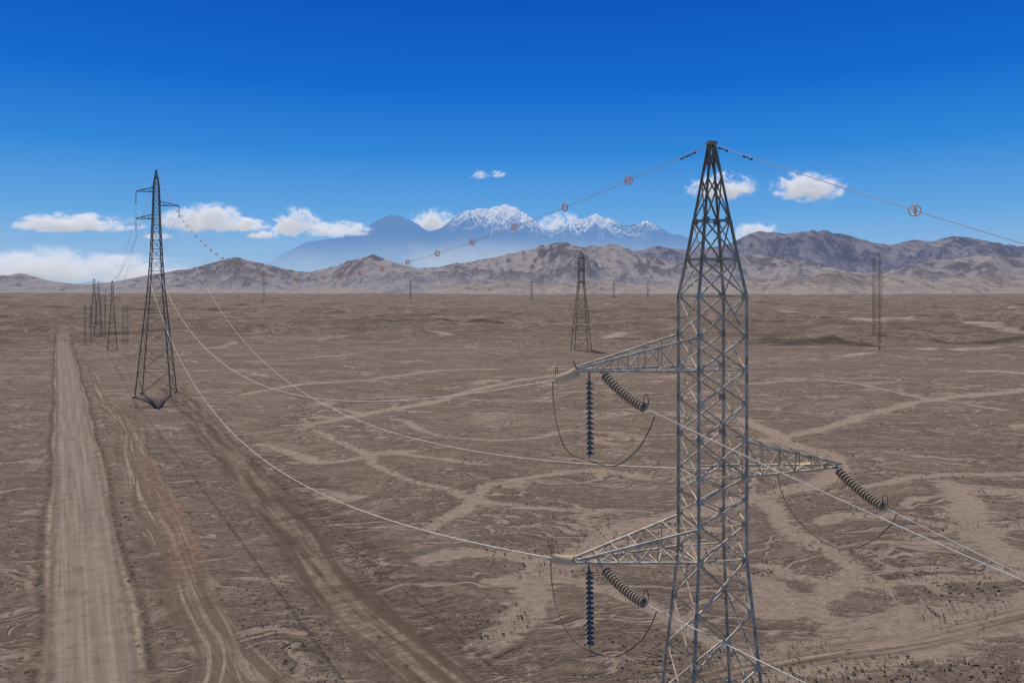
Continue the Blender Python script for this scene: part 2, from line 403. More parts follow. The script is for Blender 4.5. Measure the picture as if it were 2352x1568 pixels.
strip('dirt_track',[(1300,1680),(1500,1590),(1700,1530),(1900,1490),(2100,1462),(2420,1395)],3.0,m_track,.03,"pale sandy track crossing the stony plain","dirt track",.3,seed=5)
# stones
bm=bmesh.new(); bmesh.ops.create_icosphere(bm,subdivisions=1,radius=1); iv=np.array([v.co[:] for v in bm.verts]); iff=np.array([[v.index for v in f.verts] for f in bm.faces]); bm.free()
def rocks(name,centres,label):
    rs=np.random.RandomState(3)
    C=np.array([c for c,r in centres]); R=np.array([r for c,r in centres]); n=len(R)
    z=ga(C[:,0],C[:,1])+.2*R
    sc=np.stack([rs.uniform(.7,1.4,n),rs.uniform(.7,1.3,n),rs.uniform(.4,.9,n)],-1)
    V=iv[None]*rs.uniform(.75,1.2,(n,len(iv),1))*sc[:,None]*R[:,None,None]+np.concatenate([C,z[:,None]],-1)[:,None]
    Fc=(iff[None]+np.arange(n)[:,None,None]*len(iv)).reshape(-1,3)
    o=new_obj(name,V.reshape(-1,3).tolist(),Fc.tolist(),m_rock); tag(o,label,"stones",kind="stuff")
cs=[]
rp0=resample([G0(*q) for q in road],1.0)
for i in range(1300):
    c=random.choice(rp0); side=random.choice([1,1,1,-1])
    cs.append(((c.x+side*(3.5+abs(random.gauss(0,.7))),c.y+random.uniform(-1,1)),random.choice([.05,.06,.08,.1,.13,.18])))
for i in range(22000):
    py=random.uniform(860,1600); px=random.uniform(-50,2400); q=G0(px,py)
    n=noise.noise(Vector((q.x*.09,q.y*.09,3)))
    if n<.0: continue
    if abs(px-(145+(py-766)*.085))<(30+(py-766)*.13): continue
    cs.append(((q.x,q.y),random.choice([.03,.035,.04,.05,.05,.06,.08,.11])))
rocks('stones',cs,"scattered dark stones on the desert floor")

# ------------------------------------------------------------ hills
def hills(name,sil,D,wf,wb,relief,sx,mat,label,step=4,rowsn=150,seed=0,wob=.25,jag=1.5,ay=2.2,smooth=True,cap=-25):
    px0=sil[0][0];px1=sil[-1][0]
    n=int((px1-px0)/step); px=np.linspace(px0,px1,n+1)
    ty=np.interp(px,[q[0] for q in sil],[q[1] for q in sil])
    if smooth: ty=np.convolve(np.pad(ty,2,'edge'),[.1,.2,.4,.2,.1],'valid')
    ty=ty-jag*2.2*fbm(px*.02,px*0+seed,5,seed,.6)
    wd=wob*wf*fbm(px*.006,px*0+seed+5.5,2,seed)*2
    top=H+(HY-ty)/F*(D+wd)
    q=np.linspace(-1,wb/wf,rowsn+1)[:,None]
    Y=D+q*wf+wd[None]; X=(px[None]-CX)/F*Y
    u=X/sx; v=Y/(sx*ay)
    w1=fbm(u*.6,v*.6,3,seed+40)*.9; w2=fbm(u*.6,v*.6,3,seed+50)*.9
    r=ridged(u+w1,v+w2,6,seed+3)
    r2=ridged(u*2.6+w2,v*1.4+w1,5,seed+9)
    r=(r*.62+r2*.38)
    t=np.clip(1+q,0,1); tb=np.clip(1-q*wf/wb,0,1)
    front=.30*t+.70*t**2.0+relief*((r-.33)*2.6*t*(1.02-t)+ .12*(r-.4)*t)
    back=tb*tb*(3-2*tb)+relief*(r-.4)*tb*(1-tb)+relief*.12*(r-.4)*tb
    prof=np.where(q<=0,front,back)
    Z=np.maximum(top,8)[None]*prof; Z[0]=cap
    o=grid_obj(name,X,Y,Z-3,mat); tag(o,label,"hills",kind="structure")
    at=o.data.attributes.new('ridge','FLOAT','POINT'); at.data.foreach_set('value',r.ravel())
    return o,X,Y,Z
def hill_mat(name,dark,mid,light,sc,zl,zh,haze,h0,h1,bump=30,hs=1.0,pale=.7):
    m=M(name); p=m.pos(); s=m.sep(p); rd=m.attr('ridge')
    n1=m.noise(p,sc,8,.68,.3); n2=m.noise(m.mapv(p,(2.2,.8,1.5)),sc*2.2,8,.74,.5); n3=m.noise(p,sc*.5,6,.7,.3)
    c=m.mix(m.rng(n1,.38,.62),dark,mid)
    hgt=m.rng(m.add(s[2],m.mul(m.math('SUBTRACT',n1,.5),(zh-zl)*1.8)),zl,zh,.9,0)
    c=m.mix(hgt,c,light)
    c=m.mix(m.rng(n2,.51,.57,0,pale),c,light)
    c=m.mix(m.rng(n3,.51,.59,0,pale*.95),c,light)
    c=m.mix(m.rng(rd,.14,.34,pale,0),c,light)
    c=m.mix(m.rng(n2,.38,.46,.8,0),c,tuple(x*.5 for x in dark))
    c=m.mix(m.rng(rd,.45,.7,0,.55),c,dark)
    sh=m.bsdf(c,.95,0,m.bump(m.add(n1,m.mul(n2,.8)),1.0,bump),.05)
    hz=m.rng(s[2],0,zh*1.6,h0,h1,False)  # aerial haze painted into the rock as emission, graded by height
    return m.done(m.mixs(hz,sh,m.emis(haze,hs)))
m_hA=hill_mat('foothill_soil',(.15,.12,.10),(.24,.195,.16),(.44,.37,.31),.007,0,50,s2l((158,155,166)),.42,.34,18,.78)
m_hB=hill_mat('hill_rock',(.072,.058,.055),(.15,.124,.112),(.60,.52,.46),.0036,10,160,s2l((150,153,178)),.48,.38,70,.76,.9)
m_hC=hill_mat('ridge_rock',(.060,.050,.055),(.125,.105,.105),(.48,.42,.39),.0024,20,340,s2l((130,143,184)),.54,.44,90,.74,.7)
silC=[(1250,612),(1400,590),(1450,578),(1500,563),(1560,570),(1640,566),(1690,552),(1715,538),(1740,527),(1775,530),(1800,536),(1835,532),(1870,527),(1900,531),(1960,541),(2000,552),(2040,559),(2070,554),(2100,549),(2140,551),(2180,544),(2220,543),(2260,549),(2300,560),(2352,564),(2480,555),(2620,575),(2800,600)]
silB=[(-500,640),(-200,620),(0,632),(50,626),(100,640),(160,650),(220,652),(290,642),(330,631),(380,624),(450,614),(500,600),(540,590),(600,603),(660,619),(710,624),(760,612),(800,600),(855,584),(900,598),(960,614),(1020,610),(1100,596),(1180,578),(1230,566),(1290,555),(1340,568),(1400,557),(1450,572),(1500,590),(1560,606),(1620,602),(1680,592),(1740,582),(1800,590),(1880,604),(1960,624),(2060,618),(2120,600),(2200,590),(2280,585),(2352,590),(2500,600),(2800,620)]
silA=[(-500,668),(0,668),(200,670),(330,664),(480,660),(600,666),(760,658),(900,662),(1060,652),(1160,645),(1260,652),(1360,643),(1480,652),(1600,656),(1720,641),(1850,636),(1900,620),(1990,630),(2060,626),(2130,640),(2250,632),(2352,640),(2500,640),(2800,655)]
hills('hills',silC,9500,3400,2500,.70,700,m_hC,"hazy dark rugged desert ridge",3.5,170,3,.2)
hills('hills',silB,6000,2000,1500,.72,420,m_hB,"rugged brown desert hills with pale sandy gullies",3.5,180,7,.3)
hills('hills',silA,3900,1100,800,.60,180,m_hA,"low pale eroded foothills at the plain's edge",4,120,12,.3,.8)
# volcanoes
m=M('volcano_rock_snow'); p=m.pos(); s=m.sep(p); rd=m.attr('ridge'); sn=m.attr('snow')
n1=m.noise(m.mapv(p,(1.0,.30,.30)),.003,8,.7,.4)
snow=m.rng(m.add(sn,m.mul(m.math('SUBTRACT',n1,.5),.9)),.18,.95)
rock=m.mix(n1,(.03,.03,.04),(.12,.12,.13))
sh=m.bsdf(m.mix(snow,rock,(.88,.90,.95)),.8,0,m.bump(m.add(n1,m.mul(rd,.8)),.7,260),.1)
hzc=m.mix(m.rng(s[2],200,2900),s2l((162,192,222)),s2l((106,147,201)))  # painted haze colour, emitted by the slopes and paler towards the foot
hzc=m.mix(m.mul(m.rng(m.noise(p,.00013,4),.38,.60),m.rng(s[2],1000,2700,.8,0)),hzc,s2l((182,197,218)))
hzc=m.mix(snow,hzc,s2l((194,210,238)))  # snow brightness also put into the emitted colour
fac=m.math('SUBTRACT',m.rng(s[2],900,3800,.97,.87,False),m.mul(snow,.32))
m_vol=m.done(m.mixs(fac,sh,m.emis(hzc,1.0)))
silD=[(560,640),(600,612),(640,588),(700,556),(750,548),(790,543),(815,541),(850,516),(872,503),(885,498),(900,493),(922,497),(955,512),(985,530),(1010,524),(1045,497),(1065,484),(1085,484),(1100,477),(1112,480),(1125,478),(1138,470),(1150,472),(1160,465),(1176,475),(1185,475),(1205,490),(1225,503),(1252,526),(1270,529),(1290,521),(1312,501),(1345,501),(1370,490),(1385,500),(1400,499),(1430,515),(1460,514),(1488,505),(1510,519),(1545,536),(1600,548),(1640,575),(1740,610),(1900,640)]
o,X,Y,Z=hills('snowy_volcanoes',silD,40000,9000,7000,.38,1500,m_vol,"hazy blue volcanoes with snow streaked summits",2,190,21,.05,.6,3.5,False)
o["category"]="mountains"
best=np.zeros(X.shape)-9
for ppx,py_,line in ((1158,466,2950),(1075,484,3100),(1368,492,2850),(1488,506,3100),(1310,501,2850),(1215,500,2950)):
    cx_=(ppx-CX)/F*40000; cy_=40000.0
    ang=np.arctan2(X-cx_,-(Y-cy_)); rr=np.hypot(X-cx_,Y-cy_)
    st=ridged(ang*5.5+ppx*.1+.5*fbm(X*.0006,Y*.0006,3,3),rr*.00022,4,61)
    near=np.exp(-(rr/2600.0)**2)
    v=(Z-line+(st-.42)*2400)/900.0
    best=np.maximum(best,np.where(near>.08,v*1.0-(1-near)*.8,-9))
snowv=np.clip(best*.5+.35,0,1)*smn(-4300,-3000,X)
at=o.data.attributes.new('snow','FLOAT','POINT'); at.data.foreach_set('value',snowv.ravel())
# ------------------------------------------------------------ members
def member(V,Fc,a,b,w,t=None):
    a=Vector(a);b=Vector(b); d=b-a
    if d.length<1e-4: return
    d.normalize(); ref=Vector((0,0,1)) if abs(d.z)<.9 else Vector((.3,1,0))
    u=d.cross(ref).normalized(); v=d.cross(u).normalized(); t=t or w*.16
    prof=[(0,0),(w,0),(w,t),(t,t),(t,w),(0,w)]; n=len(V)
    for base in (a,b):
        for (x,y) in prof: V.append(base+u*(x-w*.4)+v*(y-w*.4))
    for i in range(6):
        j=(i+1)%6; Fc.append((n+i,n+j,n+6+j,n+6+i))
    Fc.append(tuple(n+i for i in range(5,-1,-1))); Fc.append(tuple(n+6+i for i in range(6)))
def box(V,Fc,c,sx,sy,sz,ang=0):
    n=len(V); ca,sa=math.cos(ang),math.sin(ang)
    for dz in (-1,1):
        for dx,dy in ((-1,-1),(1,-1),(1,1),(-1,1)):
            x=dx*sx/2;y=dy*sy/2
            V.append(Vector((c[0]+x*ca-y*sa,c[1]+x*sa+y*ca,c[2]+dz*sz/2)))
    for f in ((0,3,2,1),(4,5,6,7),(0,1,5,4),(1,2,6,5),(2,3,7,6),(3,0,4,7)): Fc.append(tuple(n+i for i in f))
def tube(V,Fc,pts,r,k=6,closed=False):
    n0=len(V); n=len(pts)
    for i,p in enumerate(pts):
        a=pts[(i-1)%n] if closed else pts[max(i-1,0)]; b=pts[(i+1)%n] if closed else pts[min(i+1,n-1)]
        d=(b-a).normalized(); ref=Vector((0,0,1)) if abs(d.z)<.95 else Vector((1,0,0))
        u=d.cross(ref).normalized(); v=d.cross(u)
        for q in range(k):
            an=2*math.pi*q/k; V.append(p+(u*math.cos(an)+v*math.sin(an))*r)
    for i in range(n if closed else n-1):
        for q in range(k):
            a=n0+i*k+q; b=n0+i*k+(q+1)%k; c=n0+((i+1)%n)*k+(q+1)%k; d=n0+((i+1)%n)*k+q
            Fc.append((a,b,c,d))
def corners(c,R,z,al):
    return [Vector((c[0]+R*math.cos(al+math.pi/4+k*math.pi/2),c[1]+R*math.sin(al+math.pi/4+k*math.pi/2),z)) for k in range(4)]
def lattice(c,levels,al,wl,wb,horiz=None,z0=0,cross_sub=False,gus=0,single=False):
    V=[];Fc=[]
    C=[corners(c,R,z+z0,al) for z,R in levels]
    for i in range(len(levels)-1):
        for k in range(4):
            member(V,Fc,C[i][k],C[i+1][k],wl if levels[i][1]>.4 else wl*.8)
            k2=(k+1)%4
            if single:
                if i%2: member(V,Fc,C[i][k],C[i+1][k2],wb)
                else: member(V,Fc,C[i][k2],C[i+1][k],wb)
            else:
                member(V,Fc,C[i][k],C[i+1][k2],wb); member(V,Fc,C[i][k2],C[i+1][k],wb)
            if horiz is None or i in horiz: member(V,Fc,C[i][k],C[i][k2],wb)
            if cross_sub:
                mid=(C[i][k]+C[i+1][k2]+C[i][k2]+C[i+1][k])/4
                ml=(C[i][k]+C[i+1][k])/2; mr=(C[i][k2]+C[i+1][k2])/2
                member(V,Fc,ml,(C[i][k]+mid)/2,wb*.7); member(V,Fc,ml,(C[i+1][k]+mid)/2,wb*.7)
                member(V,Fc,mr,(C[i][k2]+mid)/2,wb*.7); member(V,Fc,mr,(C[i+1][k2]+mid)/2,wb*.7)
            if gus:
                f=(C[i][k2]-C[i][k]); a2=math.atan2(f.y,f.x)
                if f.length>.9:
                    q=C[i][k]+f.normalized()*gus*.45; box(V,Fc,q,gus,.02,gus*1.1,a2)
                    q=C[i][k2]-f.normalized()*gus*.45; box(V,Fc,q,gus,.021,gus*1.1,a2)
    return V,Fc
def Rat(levels,z):
    for (a,ra),(b,rb) in zip(levels,levels[1:]):
        if b<=z<=a: return rb+(ra-rb)*(z-b)/(a-b)
    return levels[-1][1]
def arm(c,levels,al,sgn,L,zb,ht,z0,wc,wb,n=5,tipw=.25,droop=0):
    V=[];Fc=[]
    ks=(3,0) if sgn>0 else (1,2)
    B=corners(c,Rat(levels,zb),zb+z0,al); T=corners(c,Rat(levels,zb+ht),zb+ht+z0,al)
    ax=Vector((math.cos(al),math.sin(al),0))*sgn; pr=Vector((-ax.y,ax.x,0))
    tip=Vector((c[0],c[1],zb+z0-droop))+ax*L
    rows=[]
    for b in range(2):
        sB=B[ks[b]]; sT=T[ks[b]]; side=1 if (sB-Vector((c[0],c[1],sB.z))).dot(pr)>0 else -1
        e=tip+pr*side*tipw; et=e+Vector((0,0,.10))
        rows.append([(sB.lerp(e,i/n),sT.lerp(et,i/n)) for i in range(n+1)])
    for r in rows:
        for i in range(n):
            member(V,Fc,r[i][0],r[i+1][0],wc); member(V,Fc,r[i][1],r[i+1][1],wc)
            if i: member(V,Fc,r[i][0],r[i][1],wb)
            if i%2==0: member(V,Fc,r[i][1],r[i+1][0],wb)
            else: member(V,Fc,r[i][0],r[i+1][1],wb)
    for i in range(n+1):
        member(V,Fc,rows[0][i][0],rows[1][i][0],wb)
        if i<n:
            if i%2: member(V,Fc,rows[0][i][0],rows[1][i+1][0],wb)
            else: member(V,Fc,rows[1][i][0],rows[0][i+1][0],wb)
            member(V,Fc,rows[0][i][1],rows[1][i][1],wb)
    return V,Fc,tip
def insulator(name,a,b,mat,parent,r=.155,n=15,label=None,capr=.055,sag=0.0,rim=None,gap=False):
    a=Vector(a);b=Vector(b);d=(b-a);L=d.length;d.normalize()
    ref=Vector((0,0,1)) if abs(d.z)<.95 else Vector((1,0,0)); u=d.cross(ref).normalized(); v=d.cross(u)
    prof=[(0,.025,0),(0.10,.025,0)]; s0=.10; sL=L-.2; p=sL/n
    for i in range(n):
        x=s0+i*p
        prof+=[(x,.035,0),(x+p*.20,capr,0),(x+p*.36,capr*1.1,0),(x+p*.44,max(r*.55,capr),0),(x+p*.50,r*.9,1),(x+p*.56,r,1),(x+p*.66,r,1),(x+p*.70,r*.9,0),(x+p*.66,r*.5,0),(x+p*.72,.035,0)]
    prof+=[(L-.1,.025,0),(L,.025,0)]
    K=16;V=[];Fc=[];MI=[]
    for (x,rr,_) in prof:
        tt=x/L; cen=a+d*x-Vector((0,0,4*sag*tt*(1-tt)))
        sl=4*sag*(1-2*tt)/L
        for q in range(K):
            an=2*math.pi*q/K; o_=(u*math.cos(an)+v*math.sin(an))*rr; V.append(cen+o_+d*(o_.z*sl))
    for i in range(len(prof)-1):
        for q in range(K):
            Fc.append((i*K+q,i*K+(q+1)%K,(i+1)*K+(q+1)%K,(i+1)*K+q)); MI.append(prof[i][2])
    o=new_obj(name,V,Fc,mat,parent,False)
    if rim: o.data.materials.append(rim); o.data.polygons.foreach_set('material_index',MI)
    if label: o["label"]=label
    return o
def horn(name,c,d,parent,s=.22):
    d=Vector(d).normalized(); up=Vector((0,0,1)); V=[];Fc=[]
    pts=[c+up*(s*1.1+math.sin(t)*s*1.1)+d*(math.cos(t)*s*.38) for t in [2*math.pi*i/20 for i in range(20)]]
    tube(V,Fc,pts,.014,5,True); return new_obj(name,V,Fc,m_cap,parent)
def wire(name,pts,r,mat,parent=None):
    V=[];Fc=[]; tube(V,Fc,pts,r); return new_obj(name,V,Fc,mat,parent,True)
def sagline(a,b,s,n=90):
    return [Vector((a.x+(b.x-a.x)*t,a.y+(b.y-a.y)*t,a.z+(b.z-a.z)*t-4*s*t*(1-t))) for t in [i/n for i in range(n+1)]]
# ------------------------------------------------------------ main tower
al=math.radians(10.4)
tc0=P(1634,660,28.6); c=(tc0.x,tc0.y)
zz=lambda y:P(1638,y,28.6).z
lv=[(zz(330),.12),(zz(410),.38),(zz(507),.70),(zz(595),.99),(zz(680),1.31)]
for y in (770,845,920,1000,1083,1135,1188,1268): lv.append((zz(y),1.31))
zb_=zz(1268); z=zb_
while z-1.9>0.6:
    z-=1.9; lv.append((z,1.31+(zb_-z)*.118))
lv.append((0,1.31+zb_*.118))
tower=empty('transmission_tower',(c[0],c[1],g(*c))); tag(tower,"grey steel lattice angle tower with brown insulator strings","transmission tower","transmission towers on the plain")
V,Fc=lattice(c,lv,al,.118,.053,horiz=[2,3,4,6,9,12],gus=.20)
top=lv[0][0]; box(V,Fc,(c[0],c[1],top+.02),.34,.30,.12,al)
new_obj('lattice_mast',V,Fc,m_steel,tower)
for sgn,yb,yt in ((-1,845,770),(1,1083,1005),(-1,1268,1195)):
    L=5.2 if sgn<0 else 5.28
    zb=zz(yb); V,Fc,tip=arm(c,lv,al,sgn,L,zb,zz(yt)-zb,0,.078,.036,6,.16)
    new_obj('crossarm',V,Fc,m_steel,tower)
far_dir=Vector((-.517,.855,0))
def loop(pts,name='jumper_cable'):
    q=resample(pts,.15); return wire(name,q,.020,m_jumpd,tower)
def left_set(yo):
    t0,far,hb,ht,n0,n1=yo
    A=P(1330,t0,27.75); B=P(far[0],far[1],29.0)
    insulator('insulator_string',A.lerp(B,.05),B,m_insb,tower,.185,13,"sunlit-toned beige ribbed insulator string",.155,.03,m_rimb)
    horn('arcing_ring',B,far_dir,tower)
    insulator('insulator_string',P(1353,ht,27.8),P(1355,hb,27.8),m_insk,tower,.165,15,"hanging dark brown disc insulator string",.07,0,m_rimd)
    A=P(1384,n0,27.6); B=P(1484,n1,25.6); insulator('insulator_string',A,B,m_insd,tower,.18,16,"slanting brown disc insulator string",.07,.12,m_rim)
    horn('arcing_ring',B,Vector((.8,-.5,0)),tower)
    return B
B1=left_set((852,(1278,872),1052,868,856,938))
B3=left_set((1286,(1269,1281),1486,1302,1303,1387))
loop([P(1270,875,30),P(1271,920,29.7),P(1279,975,29),P(1303,1035,28.3),P(1355,1058,27.8),P(1412,1069,27),P(1462,1035,26),P(1490,990,25.4),P(1504,955,25.1)])
loop([P(1265,1285,30),P(1268,1340,29.7),P(1280,1400,29),P(1310,1460,28.3),P(1350,1492,27.8),P(1412,1507,27),P(1468,1475,26),P(1495,1435,25.4),P(1508,1404,25.1)])
A=P(1874,1070,29.6);Bf=P(1790,1076,31.4); insulator('insulator_string',A,Bf,m_insb,tower,.185,14,"sunlit-toned beige ribbed insulator string",.155,.02,m_rimb)
A=P(1920,1074,29.4);B2=P(2033,1166,27.2); insulator('insulator_string',A,B2,m_insd,tower,.18,17,"slanting brown disc insulator string",.07,.12,m_rim); horn('arcing_ring',B2,Vector((.8,-.5,0)),tower)
loop([P(1786,1080,31.8),P(1795,1130,31.4),P(1830,1190,30.8),P(1885,1240,30),P(1945,1261,29.2),P(2005,1240,28.3),P(2045,1205,27.3),P(2060,1180,26.8)])
for (p1,p2) in ((P(1328,852,27.75),P(1316,829,27.75)),(P(1353,852,27.8),P(1353,872,27.8)),(P(1352,1284,27.8),P(1352,1306,27.8)),(P(1376,1284,27.7),P(1385,1306,27.6)),(P(1376,852,27.7),P(1385,858,27.6))):
    V=[];Fc=[]; member(V,Fc,p1,p2,.05); new_obj('hanger_bracket',V,Fc,m_plate,tower)
nd=Vector((math.cos(math.radians(-37)),math.sin(math.radians(-37))))
def near_wire(S,px,py,ext=40):
    R=ray(px,py)
    D=nd.x*(-R.y)-(-R.x)*nd.y
    t=((-S.x)*(-R.y)-(-R.x)*(-S.y))/D; k=(nd.x*(-S.y)-nd.y*(-S.x))/D
    z=H+k*R.z; cur=.0028
    sl=(z-S.z-cur*t*t)/t
    return [Vector((S.x+nd.x*q,S.y+nd.y*q,S.z+sl*q+cur*q*q)) for q in [ext*i/80 for i in range(81)]]
def power_line(pts,r,mat,label,name='conductor_cable'):
    o=wire(name,pts,r,mat); tag(o,label,"power line","overhead line cables"); return o
power_line(near_wire(B1,2352,1334),.019,m_wire,"pale aluminium conductor cable strained from the lattice tower")
power_line(near_wire(B2,2352,1322),.019,m_wire,"pale aluminium conductor cable strained from the lattice tower")
power_line(near_wire(B3,1850,1568),.019,m_wire,"pale aluminium conductor cable strained from the lattice tower")
topw=Vector((c[0],c[1],top))
gnear=near_wire(topw,2352,560)
gn=power_line(gnear,.015,m_wire,"pale shield wire strained from the tower peak","shield_wire")
lt=G(359,907)
fz=lambda y:P(359,y,lt.y).z
ltop=Vector((lt.x,lt.y,fz(390)))
gfar=sagline(topw,ltop,13.2,120)
gf=power_line(gfar,.013,m_gw,"thin shield wire carrying orange ring markers","shield_wire")
power_line(sagline(P(1278,872,29.0),P(315,470,lt.y-1),14.6),.024,m_wire,"pale sagging conductor cable between two lattice towers")
power_line(sagline(P(1269,1281,29.0),P(315,531,lt.y-1),14.7),.024,m_wire,"pale sagging conductor cable between two lattice towers")
power_line(sagline(P(1790,1076,31.4),P(405,503,lt.y+1),14.8),.024,m_wire,"pale sagging conductor cable between two lattice towers")
def damper(p,d,parent):
    d=d.normalized();V=[];Fc=[]; lo=p-Vector((0,0,.07))
    tube(V,Fc,[p,lo],.02,6); tube(V,Fc,[lo-d*.16,lo+d*.16],.012,6)
    for s_ in (-1,1): tube(V,Fc,[lo+d*s_*.10,lo+d*s_*.12,lo+d*s_*.18,lo+d*s_*.19],.035,8)
    new_obj('vibration_damper',V,Fc,m_cap,parent)
def along(pts,dist):
    L=0
    for a,b in zip(pts,pts[1:]):
        l=(b-a).length
        if L+l>=dist: return a.lerp(b,(dist-L)/l),(b-a).normalized()
        L+=l
    return pts[-1],(pts[-1]-pts[-2]).normalized()
for dd in (1.0,1.45): q,d=along(gfar,dd); damper(q,d,gf)
for dd in (.5,1.5): q,d=along(gnear,dd); damper(q,d,gn)
def marker_mesh(R,r):
    V=[];Fc=[]
    for ax in range(3):
        pts=[]
        for i in range(24):
            a=2*math.pi*i/24
            if ax==0: pts.append(Vector((0,R*math.cos(a),R*math.sin(a))))
            elif ax==1: pts.append(Vector((R*math.cos(a),0,R*math.sin(a))))
            else: pts.append(Vector((0.03,R*.62*math.cos(a),R*.62*math.sin(a))))
        tube(V,Fc,pts,r,5,True)
    me=bpy.data.meshes.new('wire_marker'); me.from_pydata([tuple(v) for v in V],[],Fc); me.materials.append(m_ring)
    return me
mk=marker_mesh(.18,.017); mk2=marker_mesh(.175,.018)
def put_marker(q,d,me):
    o=bpy.data.objects.new('wire_marker',me); COL.objects.link(o); o.location=q
    o.rotation_euler=(0,0,math.atan2(d.y,d.x)+random.uniform(-.35,.35)); tag(o,"orange ring marker clamped on the shield wire","wire marker","orange markers along the shield wire")
dist=4.85
L=sum((b-a).length for a,b in zip(gfar,gfar[1:]))
while dist<L-3:
    q,d=along(gfar,dist); put_marker(q,d,mk if dist<45 else mk2); dist+=4.75
def pxof(q): return q.x/q.y*F+CX
best=min(range(800),key=lambda i:abs(pxof(along(gnear,i*.02)[0])-2101))
q,d=along(gnear,best*.02); put_marker(q,d,mk)
al2=math.radians(14)
lv2=[(fz(390),.13),(fz(402),.34),(fz(417),.60),(fz(431),.82),(fz(441),.86),(fz(455),.92),(fz(470),.98),(fz(486),1.03),(fz(502),1.08),(fz(516),1.15),(fz(533),1.25),(fz(552),1.37),(fz(572),1.50),(fz(595),1.66),(fz(622),1.87),(fz(650),2.12),(fz(682),2.48),(fz(718),2.92),(fz(758),3.45),(fz(803),4.05),(fz(850),4.65),(lt.z,5.35)]
T2=empty('transmission_tower',lt); tag(T2,"tall dark lattice tower beside the gravel road","transmission tower","transmission towers on the plain")
def tower_build(T,c,lv,al,wl,wb,arms,mat,sub=None,name='lattice_mast',insr=.17,insmat=None,single=False):
    V,Fc=lattice(c,lv,al,wl,wb,single=single)
    if sub:
        V2,F2=lattice(c,sub,al,wb,wb*.8,cross_sub=True,horiz=[])
        n=len(V); V+=V2; Fc+=[tuple(n+i for i in f) for f in F2]
    new_obj(name,V,Fc,mat,T)
    for sgn,zb,ht,L,il in arms:
        V,Fc,tip=arm(c,lv,al,sgn,L,zb,ht,0,wl*.6,wb*.8,4,.12)
        new_obj('crossarm',V,Fc,mat,T)
        insulator('insulator_string',tip,tip-Vector((0,0,il)),insmat or m_cap,T,insr,14)
tower_build(T2,(lt.x,lt.y),lv2,al2,.17,.085,[(-1,fz(441),1.1,4.35,2.9),(1,fz(472),1.1,4.9,2.9),(-1,fz(503),1.1,4.35,2.9)],m_steel_far,sub=lv2[13:])
m_conc=rock_mat('footing_concrete',(.3,.27,.24),(.4,.36,.32))
for q in corners((lt.x,lt.y),5.35,lt.z,al2):
    V=[];Fc=[]; box(V,Fc,(q.x,q.y,g(q.x,q.y)+.15),.9,.9,.5,al2); new_obj('concrete_footing',V,Fc,m_conc,T2)
# ------------------------------------------------------------ more distant towers
def simple_tower(px,pyb,pyt,wb_px,neck,al,wl,wb,mat,label,arms=(),n=11):
    b=G(px,pyb); Y=b.y; zt=P(px,pyt,Y).z; h=zt-b.z; R=wb_px/F*Y/2/.94
    T=empty('transmission_tower',b); tag(T,label,"transmission tower","transmission towers on the plain")
    lv=[]
    for i in range(n+1):
        f=(1-i/n)**.85 if i<n else 0
        r=.12 if i==0 else (R*(neck+(1-neck)*max(0,(1-f/.72))) if f<.72 else R*neck)
        lv.append((b.z+h*f if i<n else b.z,r))
    tower_build(T,(b.x,b.y),lv,al,wl,wb,[(s_,b.z+h*f,h*.03,L,h*.06) for s_,f,L in arms],mat,insr=.15)
    return T,b,zt
m_mid=steel('dusty_steel',(.22,.175,.12),(.34,.28,.20))
Tm,bm_,ztm=simple_tower(1335,803,578,54,.30,math.radians(72),.20,.10,m_mid,"lattice tower alone on the stony plain",[(1,.93,3.4),(-1,.93,3.4),(1,.80,3.6),(-1,.80,3.6),(1,.68,3.6),(-1,.68,3.6)],13)
m_slim=steel('pale_weathered_steel',(.26,.22,.16),(.38,.33,.25))
T3,b3,zt3=simple_tower(258,797,643,27,.22,math.radians(25),.13,.05,m_mid,"dark lattice tower near the far end of the road",[(-1,.86,2.6),(1,.74,2.6),(-1,.64,2.6)],12)
simple_tower(226,772,648,24,.22,math.radians(25),.12,.05,m_slim,"distant dark lattice tower in a cluster",[(-1,.88,3.5),(1,.88,3.5),(-1,.74,3.5),(1,.74,3.5)])
simple_tower(216,752,640,20,.25,math.radians(15),.12,.05,m_slim,"distant dark lattice tower in a cluster",[(-1,.92,5),(1,.92,5)])
def portal(px,pyb,pyt,wpx,label):
    b=G(px,pyb);Y=b.y; h=P(px,pyt,Y).z-b.z; w=wpx/F*Y
    T=empty('lattice_portal_mast',b); tag(T,label,"lattice mast","lattice masts on the plain")
    for s_ in (-1,1):
        lv=[(b.z+h*(1-i/10),.45) for i in range(11)]
        v,f=lattice((b.x+s_*w/2,b.y),lv,.3,.05,.025,horiz=[],single=True); new_obj('lattice_post',v,f,m_slim,T)
    V=[];Fc=[]
    for dz in (0,-.8):
        member(V,Fc,(b.x-w*.9,b.y,b.z+h*.9+dz),(b.x+w*.9,b.y,b.z+h*.9+dz),.08)
    for i in range(8):
        x0=b.x-w*.9+w*1.8*i/8; x1=x0+w*1.8/8
        member(V,Fc,(x0,b.y,b.z+h*.9-(.8 if i%2 else 0)),(x1,b.y,b.z+h*.9-(0 if i%2 else .8)),.05)
    new_obj('crossbeam',V,Fc,m_slim,T)
portal(202,785,698,13,"slender twin-post lattice portal near other towers")
portal(236,775,678,11,"slender twin-post lattice portal near other towers")
portal(288,784,702,9,"slender twin-post lattice portal near other towers")
